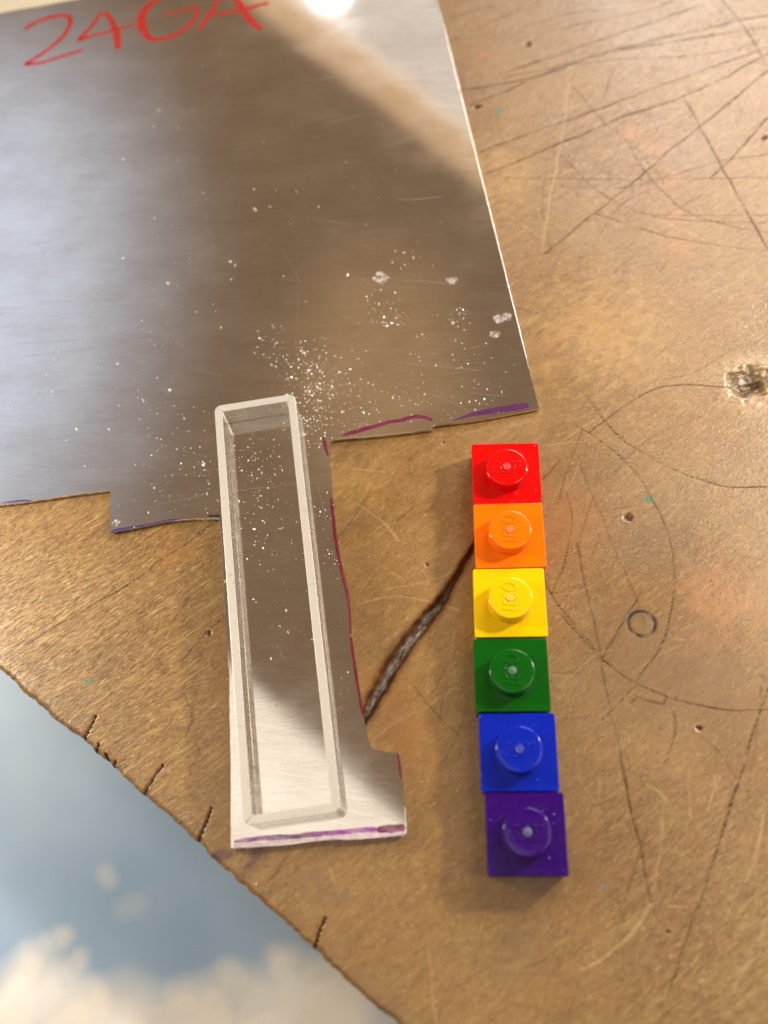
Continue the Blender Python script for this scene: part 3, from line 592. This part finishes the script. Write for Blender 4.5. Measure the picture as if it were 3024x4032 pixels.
# ------------------------------------------------------------------ printed picture below the board
def build_picture():
    z = -12.0
    xs = np.linspace(-110, 40, 260); ys = np.linspace(-90, 60, 260)
    XX, YY = np.meshgrid(xs, ys)
    cl = np.zeros_like(XX)
    wx = (fbm(XX * .10, YY * .10, 3, 3) - .5) * 6; wy = (fbm(XX * .10 + 40, YY * .10, 5, 3) - .5) * 6
    for x, y, r, s in PUFFS:
        cl = np.maximum(cl, s * np.clip(1.55 - np.hypot(XX + wx - x, YY + wy - y) / r, 0, 1) ** .9)
    low = np.clip((-14 - YY - .15 * (XX + 30)) / 8, 0, 1)
    cl = np.maximum(cl, low * (.65 + .5 * fbm(XX * .1, YY * .1, 12, 4)))
    cl = np.clip(cl * (.80 + .40 * fbm(XX * .16, YY * .16, 14, 3)), 0, 1)
    verts = [(x, y, z) for x, y in zip(XX.ravel(), YY.ravel())]
    n = len(xs)
    faces = [(j * n + i, j * n + i + 1, (j + 1) * n + i + 1, (j + 1) * n + i) for j in range(n - 1) for i in range(n - 1)]
    g = Nodes("printed_sky")
    cloud = g.attr("cloud").outputs['Fac']
    tone = g.noise(g.mm(0, (.05, .05, .05)), 1.0, 3, .5)
    tone2 = g.noise(g.mm(.3, (.09, .13, .1)), 1.0, 3, .5)
    grain = g.noise(g.mm(0, (5, 5, 5)), 1.0, 2, .6)
    sky = g.mix(g.ramp(tone, .3, .7), (.21, .34, .52), (.32, .43, .60))
    c = g.mix(g.ramp(tone2, .38, .68), (.70, .67, .61), (.80, .79, .75))
    cc = g.mix(cloud, sky, c)
    cc = g.mix(g.ramp(grain, .35, .75, 0, .10), cc, (.2, .2, .2))
    g.set('Base Color', cc); g.set('Roughness', .55)
    o = mesh_obj("printed_picture", verts, faces, g.mat, None, True)
    at = o.data.attributes.new("cloud", 'FLOAT', 'POINT')
    at.data.foreach_set("value", cl.astype(np.float32).ravel())
    # a real sheet: turn down the rim so that it has thickness
    m = o.modifiers.new("thickness", 'SOLIDIFY'); m.thickness = .4 * MM; m.offset = -1
    tag(o, "soft printed picture of blue sky and cream clouds showing below the board edge", "printed picture")
build_picture()

# ------------------------------------------------------------------ sheet of metal
SHEET_T = 0.5          # 24 gauge
Z_SHEET = 0.5
INKS = dict(red=((.46, .012, .008), .95, .35), magenta=((.13, .001, .045), .97, .30), crimson=((.13, .001, .018), .97, .25), purple=((.07, .002, .075), .97, .22),
            violet=((.30, .03, .34), .92, .5), maroon=((.16, .006, .07), .94, .40), indigo=((.035, .015, .12), .95, .3), black=((.012, .01, .012), 1.0, .1),
            wash=((.62, .36, .56), .5, .6))
INK = {k: ink_material(k, *v) for k, v in INKS.items()}

def ribbon(stroke, z, step=.18, rough=.12, seed=0):
    """flat stroke with rounded ends: verts, faces"""
    q = catmull(stroke, step)
    q[:, 2] = np.maximum(q[:, 2], .05)
    d = np.gradient(q[:, :2], axis=0); d /= np.maximum(np.linalg.norm(d, axis=1), 1e-9)[:, None]
    nn = np.stack([-d[:, 1], d[:, 0]], 1)
    s = np.arange(len(q))
    jl = 1 + (vnoise(s * .35, s * 0., seed) - .5) * rough * 4; jr = 1 + (vnoise(s * .35, s * 0. + 5, seed) - .5) * rough * 4
    e = np.minimum(s, s[::-1]) * step / np.maximum(q[:, 2] * .5, .05)
    cap = np.sqrt(np.clip(1 - (1 - np.clip(e, 0, 1)) ** 2, .02, 1))
    L = q[:, :2] + nn * (q[:, 2] * .5 * cap * jl)[:, None]; Rr = q[:, :2] - nn * (q[:, 2] * .5 * cap * jr)[:, None]
    v = [(p[0], p[1], z) for p in Rr] + [(p[0], p[1], z) for p in L]
    m = len(q)
    f = [(i, i + 1, m + i + 1, m + i) for i in range(m - 1)]
    return v, f

def join_ribbons(name, strokes, z, mat, parent, **kw):
    V, F = [], []
    for i, s in enumerate(strokes):
        v, f = ribbon(s, z + .0016 * i, seed=i + 3, **kw)
        F += [tuple(a + len(V) for a in q) for q in f]; V += v
    return mesh_obj(name, V, F, mat, parent)

def build_sheet():
    root = empty("metal_sheet", (0, 0, 0))
    tag(root, "large shiny silver metal sheet with red handwriting and a long cut tab", "metal sheet")
    pts = np.array(SHEET)
    # hand-sawn outline: resample and wander a little
    out = []
    for i in range(len(pts)):
        a, b = pts[i], pts[(i + 1) % len(pts)]
        L = np.linalg.norm(b - a); m = max(1, int(L / .8)) if L < 60 else max(1, int(L / 4))
        amp = .035 if 0 < i < len(pts) - 3 else 0.0
        for k in range(m):
            p = a + (b - a) * k / m
            if k: p = p + (rng.random(2) - .5) * 2 * amp
            out.append(p)
    bm = bmesh.new()
    top = [bm.verts.new((p[0], p[1], Z_SHEET)) for p in out]
    bot = [bm.verts.new((p[0], p[1], Z_SHEET - SHEET_T + .006)) for p in out]
    n = len(out)
    ft = bm.faces.new(top); fb = bm.faces.new(bot[::-1])
    for i in range(n):
        j = (i + 1) % n
        bm.faces.new((top[i], bot[i], bot[j], top[j]))
    bm.normal_update()
    if ft.normal.z < 0: bmesh.ops.reverse_faces(bm, faces=bm.faces[:])
    bm.edges.ensure_lookup_table()
    ed = [e for e in ft.edges]
    bmesh.ops.bevel(bm, geom=ed, offset=.028, segments=2, profile=.6, affect='EDGES', clamp_overlap=True)
    for f in bm.faces: f.smooth = False
    bm_obj("sheet", bm, sheet_material(), root)
    zi = Z_SHEET + .010
    join_ribbons("handwriting", WRITING, zi, INK['red'], root, rough=.10)
    for i, (c, s) in enumerate(INK_LINES):
        join_ribbons("marker_line", [s], zi, INK[c], root, rough=.07)
    join_ribbons("marker_smear", WASH, zi - .005, INK['wash'], root, rough=.2)
    # hairline scratches
    pale = plain("bright_scratch", (.72, .68, .64), .30, 1.0)
    st = []
    for s in SHEET_SCRATCH:
        s = [(x, y, .05) for x, y in s]
        if len(s) == 2: s = [s[0], tuple((np.array(s[0]) + np.array(s[1])) / 2 + np.array([rng.normal(0, .15), rng.normal(0, .25), 0])), s[1]]
        s = [(x, y, w_) for (x, y, _), w_ in zip(s, (.022, .042, .022))]
        st.append(s)
    for i in range(45):
        x, y = rng.uniform(-70, 5), rng.uniform(52, 130)
        a = math.radians(6) + rng.normal(0, .25); L = rng.gamma(2, 2.2)
        st.append([(x, y, .03), (x + math.cos(a) * L / 2, y + math.sin(a) * L / 2 + rng.normal(0, .1), .045), (x + math.cos(a) * L, y + math.sin(a) * L, .03)])
    P = np.array(SHEET)
    def inside(x, y):
        c = False
        for i in range(len(P)):
            (x1, y1), (x2, y2) = P[i], P[i - 1]
            if (y1 > y) != (y2 > y) and x < (x2 - x1) * (y - y1) / (y2 - y1) + x1: c = not c
        return c
    st = [s for s in st if all(inside(p[0], p[1]) for p in s)]
    V, F = [], []
    for i, s in enumerate(st):
        v, f = ribbon(s, Z_SHEET + .004 + .00002 * i, step=.7, rough=.2, seed=i)
        F += [tuple(a + len(V) for a in q) for q in f]; V += v
    o = mesh_obj("scratch_marks", V, F, pale, root); o["kind"] = "stuff"
    # chalky smudges: thin blobs with broken alpha
    g = Nodes("chalky_smudge")
    s1 = g.noise(g.mm(0, (1.5, 1.5, 1.5)), 1.0, 4, .7)
    g.set('Base Color', (.74, .70, .68)); g.set('Roughness', .7)
    g.set('Alpha', g.ramp(s1, .40, .62, 0.0, .62))
    for i, (x, y, r) in enumerate(SMUDGE):
        k = 28
        v = [(x, y, Z_SHEET + .007)] + [(x + math.cos(t) * rr, y + math.sin(t) * rr * .8, Z_SHEET + .007) for t, rr in ((2 * math.pi * j / k, r * (.55 + .9 * float(vnoise(np.array(j * .45), np.array(i * 3.3), 5)))) for j in range(k))]
        mesh_obj("smudge", v, [(0, 1 + j, 1 + (j + 1) % k) for j in range(k)], g.mat, root)
    return inside

inside_sheet = build_sheet()

# ------------------------------------------------------------------ silver frame of four mitred walls
def build_frame():
    yaw = math.radians(8.25)
    root = empty("silver_bezel", (-19.95, 33.0, Z_SHEET), yaw)
    tag(root, "long narrow open silver frame standing on the tab of the metal sheet", "bezel")
    ax, ay, t, h, ro, ri = 5.03, 24.85, .94, 3.05, .85, .20
    def loop(hx, hy, r, seg):
        """corner arcs, starting at +x +y, counter-clockwise; seg points a corner"""
        out = []
        for k, (sx, sy) in enumerate(((1, 1), (-1, 1), (-1, -1), (1, -1))):
            for j in range(seg):
                a = math.pi / 2 * k + math.pi / 2 * j / (seg - 1)
                out.append((sx * (hx - r) + math.cos(a) * r, sy * (hy - r) + math.sin(a) * r))
        return out
    seg = 9; c = .045
    # profile rings: (inset, z); corner radius shrinks with inset
    prof = [(.10, 0.004), (.06, .05), (0, .13), (0, h * .5), (0, h - c), (c * .3, h - c * .3), (c, h), (t * .5, h + .01), (t - c, h), (t - c * .3, h - c * .3), (t, h - c), (t, h * .5), (t, .13), (t - .06, .05), (t - .10, 0.004)]
    rings = []
    for ins, z in prof:
        r = ro + (ri - ro) * ins / t
        rings.append([(x, y, z) for x, y in loop(ax - ins, ay - ins, r, seg)])
    mid = seg // 2
    walls = [("short_wall", 0, math.pi / 2 * 0), ("long_wall", 1, 0), ("short_wall", 2, 0), ("long_wall", 3, 0)]
    mats = {"short_wall": frame_material(0.0), "long_wall": frame_material(math.pi / 2)}
    N = 4 * seg
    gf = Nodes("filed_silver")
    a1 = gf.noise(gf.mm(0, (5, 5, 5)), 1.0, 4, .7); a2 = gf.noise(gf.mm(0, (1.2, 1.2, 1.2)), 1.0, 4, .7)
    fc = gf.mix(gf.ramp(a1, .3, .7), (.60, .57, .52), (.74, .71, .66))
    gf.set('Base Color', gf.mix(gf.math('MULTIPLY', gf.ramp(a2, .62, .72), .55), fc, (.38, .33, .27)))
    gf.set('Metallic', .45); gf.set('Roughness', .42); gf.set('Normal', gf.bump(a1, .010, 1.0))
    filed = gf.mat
    for name, k, _ in walls:
        idx = [(k * seg + mid + j) % N for j in range(seg - mid)] + [((k + 1) * seg + j) % N for j in range(mid + 1)]
        # extra cross sections along the straight run so the hand-filed walls can waver
        V = []; cols = []
        path = []
        for a_, b_ in zip(idx[:-1], idx[1:]):
            path.append((a_, b_, 0.0))
            pa, pb = rings[0][a_], rings[0][b_]
            L = math.dist(pa, pb)
            if L > 3:
                m = int(L / 1.5)
                path += [(a_, b_, q / m) for q in range(1, m)]
        path.append((idx[-1], idx[-1], 0.0))
        gap = .012
        for ci, (a_, b_, q) in enumerate(path):
            colv = []
            for ri_, ring in enumerate(rings):
                p = np.array(ring[a_]) * (1 - q) + np.array(ring[b_]) * q
                if 0 < q < 1:
                    w = .035 * (float(vnoise(np.array(ci * .35), np.array(k * 7.7 + ri_ * .15), 3)) - .5)
                    dirn = np.array([0, 1, 0]) if k in (0, 2) else np.array([1, 0, 0])
                    p = p + dirn * w
                    if prof[ri_][1] > .1: p = p + np.array([0, 0, .02 * (float(vnoise(np.array(ci * .3), np.array(k * 3.), 9)) - .5)])
                if ci in (0, len(path) - 1):
                    # pull the mitre faces back a hair so a real seam shows
                    tgt = np.array(rings[ri_][path[1][0] if ci == 0 else path[-2][0]])
                    if ci == 0: tgt = np.array(rings[ri_][path[1][0]])
                    dv = tgt - p; l = np.linalg.norm(dv)
                    if l > 1e-6: p = p + dv / l * min(gap * (1.0 if (k, ci) != (1, len(path) - 1) else 6.0), l * .4)
                colv.append(len(V)); V.append(tuple(p))
            cols.append(colv)
        F = []
        for a_, b_ in zip(cols[:-1], cols[1:]):
            for i in range(len(rings) - 1):
                F.append((a_[i], b_[i], b_[i + 1], a_[i + 1]))
        F.append(tuple(cols[0])); F.append(tuple(cols[-1][::-1]))
        bm = bmesh.new()
        vs = [bm.verts.new(v) for v in V]
        for f in F: bm.faces.new([vs[i] for i in f])
        bmesh.ops.recalc_face_normals(bm, faces=bm.faces[:])
        fo = bm_obj(name, bm, mats[name], root, 15)
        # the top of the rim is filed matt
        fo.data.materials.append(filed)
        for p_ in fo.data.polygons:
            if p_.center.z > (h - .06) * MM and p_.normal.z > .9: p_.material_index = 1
    return root
build_frame()

# ------------------------------------------------------------------ six one-stud toy plates
PLATES = [  # colour name, linear colour, x, y, yaw deg, lettering turn deg, pip
    ("red", (.66, .001, .001), 6.89, 46.83, -.13, 180, 'ring'),
    ("orange", (.93, .175, .0), 6.88, 39.03, .30, 90, 'ring'),
    ("yellow", (.84, .54, .0), 6.55, 31.07, 0.0, 90, 'ring'),
    ("green", (.0, .092, .003), 6.34, 23.04, -.04, 90, 'dot'),
    ("blue", (.0, .016, .42), 6.66, 15.01, .1, 180, 'ring'),
    ("purple", (.028, .0, .15), 7.01, 7.07, -.03, 180, 'dot')]
PLACES = dict(red="at the far end of the row", orange="between the red and yellow ones", yellow="between the orange and green ones", green="between the yellow and blue ones", blue="between the green and purple ones", purple="at the near end of the row")

def lathe(profile, seg):
    v = []; f = []
    for r, z in profile:
        for k in range(seg):
            a = 2 * math.pi * k / seg
            v.append((r * math.cos(a), r * math.sin(a), z))
    for i in range(len(profile) - 1):
        for k in range(seg):
            k2 = (k + 1) % seg
            f.append((i * seg + k, i * seg + k2, (i + 1) * seg + k2, (i + 1) * seg + k))
    f.append(tuple((len(profile) - 1) * seg + k for k in range(seg)))
    return v, f

def lettering_mesh():
    cu = bpy.data.curves.new("lettering", 'FONT')
    cu.body = "LEGO"
    cu.align_x = 'CENTER'; cu.align_y = 'CENTER'
    cu.size = 1.62 * MM; cu.shear = .22; cu.extrude = .022 * MM; cu.bevel_depth = .028 * MM; cu.bevel_resolution = 1
    cu.space_character = .86; cu.offset = -.012 * MM
    tmp = bpy.data.objects.new("lettering", cu); col.objects.link(tmp)
    dg = bpy.context.evaluated_depsgraph_get()
    me = bpy.data.meshes.new_from_object(tmp.evaluated_get(dg))
    bpy.data.objects.remove(tmp)
    # narrower than tall, as moulded on the stud
    xs = [v.co.x for v in me.vertices]; w = max(xs) - min(xs)
    ys = [v.co.y for v in me.vertices]; hh = max(ys) - min(ys)
    for v in me.vertices:
        v.co.x *= 3.35 * MM / w; v.co.y *= 1.62 * MM / hh
    return me
LETTERS = lettering_mesh()

def build_plate(cname, colour, x, y, yaw, turn, pip):
    root = empty("toy_plate", (x, y, 0), math.radians(yaw))
    tag(root, "%s plastic one-stud toy plate %s" % (cname, PLACES[cname]), "toy plate", "rainbow row of one-stud toy plates")
    mat = plastic_material(cname, colour)
    bm = bmesh.new()
    bmesh.ops.create_cube(bm, size=1.0)
    bmesh.ops.scale(bm, vec=(7.86, 7.86, 3.2), verts=bm.verts)
    bmesh.ops.translate(bm, vec=(0, 0, 1.6), verts=bm.verts)
    up = [e for e in bm.edges if abs(e.verts[0].co.z - e.verts[1].co.z) > 1]
    bmesh.ops.bevel(bm, geom=up, offset=.24, segments=4, profile=.5, affect='EDGES')
    flat = [e for e in bm.edges if e.verts[0].co.z > 3.1 and e.verts[1].co.z > 3.1 and len([f for f in e.link_faces if abs(f.normal.z) > .9]) == 1]
    bmesh.ops.bevel(bm, geom=flat, offset=.11, segments=3, profile=.5, affect='EDGES')
    body = bm_obj("body", bm, mat, root, 8)
    v, f = lathe([(2.45, 3.15), (2.44, 3.22), (2.43, 3.28), (2.42, 4.62), (2.40, 4.74), (2.34, 4.83), (2.24, 4.88), (2.10, 4.9), (1.2, 4.9)], 64)
    stud = mesh_obj("stud", v, f, mat, root, True)
    stud.data.set_sharp_from_angle(angle=math.radians(50))
    le = LETTERS.copy(); le.materials.clear(); le.materials.append(mat)
    lo = link(bpy.data.objects.new("lettering", le), stud)
    lo.location = (0, 0, 4.912 * MM); lo.rotation_euler = (0, 0, math.radians(turn))
    pale = tuple(min(.9, c * .72 + s) for c, s in zip(colour, (.07, .10, .10))) if pip == 'dot' else tuple(min(1, c * .92 + .035) for c in colour)
    pm = plastic_material(cname + "_gate_mark", pale, .45)
    pr = [(.46, 4.9), (.45, 5.0), (.38, 5.03), (.30, 5.0), (.24, 4.96), (.17, 4.97), (.10, 5.03), (.05, 5.05)] if pip == 'ring' else [(.47, 4.9), (.46, 4.99), (.40, 5.02), (.22, 5.03), (.16, 5.06), (.07, 5.08)]
    v, f = lathe(pr, 24)
    mesh_obj("gate_mark", v, f, pm, stud, True)
for p in PLATES: build_plate(*p)

# ------------------------------------------------------------------ loose filings and splinters
def flake(c, s):
    """an irregular sliver of 4 to 6 corners resting at c"""
    k = random.choice((4, 5, 6))
    pts = rng.normal(0, 1, (k, 3)); pts /= np.linalg.norm(pts, axis=1)[:, None]
    pts *= np.array([1.0, .45 + .5 * random.random(), .30 + .3 * random.random()]) * s
    a = random.random() * 6.28; ca, sa = math.cos(a), math.sin(a)
    pts = pts @ np.array([[ca, sa, 0], [-sa, ca, 0], [0, 0, 1]])
    pts[:, 2] -= pts[:, 2].min()
    return pts + np.array(c)

def scatter(name, places, mat, label, category):
    bm = bmesh.new()
    for c, s in places:
        vs = [bm.verts.new(p) for p in flake(c, s)]
        try:
            r = bmesh.ops.convex_hull(bm, input=vs)
        except Exception:
            pass
    o = bm_obj(name, bm, mat)
    return tag(o, label, category, kind="stuff")

places = []
FX, FY, FA = -19.95, 33.0, math.radians(8.25)
def under_wall(x, y):
    dx, dy = x - FX, y - FY
    lx, ly = dx * math.cos(FA) + dy * math.sin(FA), -dx * math.sin(FA) + dy * math.cos(FA)
    ox = abs(lx) < 5.15 and abs(ly) < 24.97; ix = abs(lx) < 3.85 and abs(ly) < 23.7
    return ox and not ix
for x, y, s, n in CLUSTERS:
    for _ in range(int(n * .85)):
        px, py = x + rng.normal(0, s * .75), y + rng.normal(0, s * .75)
        if not inside_sheet(px, py) or under_wall(px, py): continue
        sz = min(.30, .045 + rng.gamma(1.0, .055))
        if py > 75: sz *= 1.25
        places.append(((px, py, Z_SHEET), sz))
for x, y, z in PLATE_CHIPS: places.append(((x, y, z + .02), .07))
scatter("metal_filings", places, plain("bright_filings", (.95, .94, .92), .35, .25), "tiny bright metal filings strewn over the sheet and frame floor", "filings")
places = [((x, y, -.09), rng.uniform(.06, .13)) for x, y in CHIPS]
scatter("wood_splinters", places, plain("pale_splinters", (.82, .76, .62), .6), "small pale crumbs scattered on the wooden board", "crumbs")

# ------------------------------------------------------------------ flat cream slab in the pale strip beyond the far edge of the sheet
def build_cream_strip():
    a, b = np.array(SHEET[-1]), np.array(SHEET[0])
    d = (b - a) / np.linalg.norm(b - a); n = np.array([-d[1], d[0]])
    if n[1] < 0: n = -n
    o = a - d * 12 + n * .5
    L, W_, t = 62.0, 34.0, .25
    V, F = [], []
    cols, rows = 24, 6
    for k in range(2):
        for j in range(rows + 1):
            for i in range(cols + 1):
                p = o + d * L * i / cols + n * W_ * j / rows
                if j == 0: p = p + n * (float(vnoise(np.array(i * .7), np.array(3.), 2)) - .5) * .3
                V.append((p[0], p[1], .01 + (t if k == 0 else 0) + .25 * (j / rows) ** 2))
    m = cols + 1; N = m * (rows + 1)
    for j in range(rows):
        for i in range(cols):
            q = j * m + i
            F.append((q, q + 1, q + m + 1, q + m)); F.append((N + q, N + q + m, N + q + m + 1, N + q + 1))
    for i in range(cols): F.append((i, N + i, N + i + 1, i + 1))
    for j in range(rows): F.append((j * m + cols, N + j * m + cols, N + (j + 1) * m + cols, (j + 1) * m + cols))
    tag(mesh_obj("cream_strip", V, F, plain("cream_strip", (.88, .80, .60), .6)), "pale cream strip just beyond the far edge of the metal sheet", "paper")
build_cream_strip()
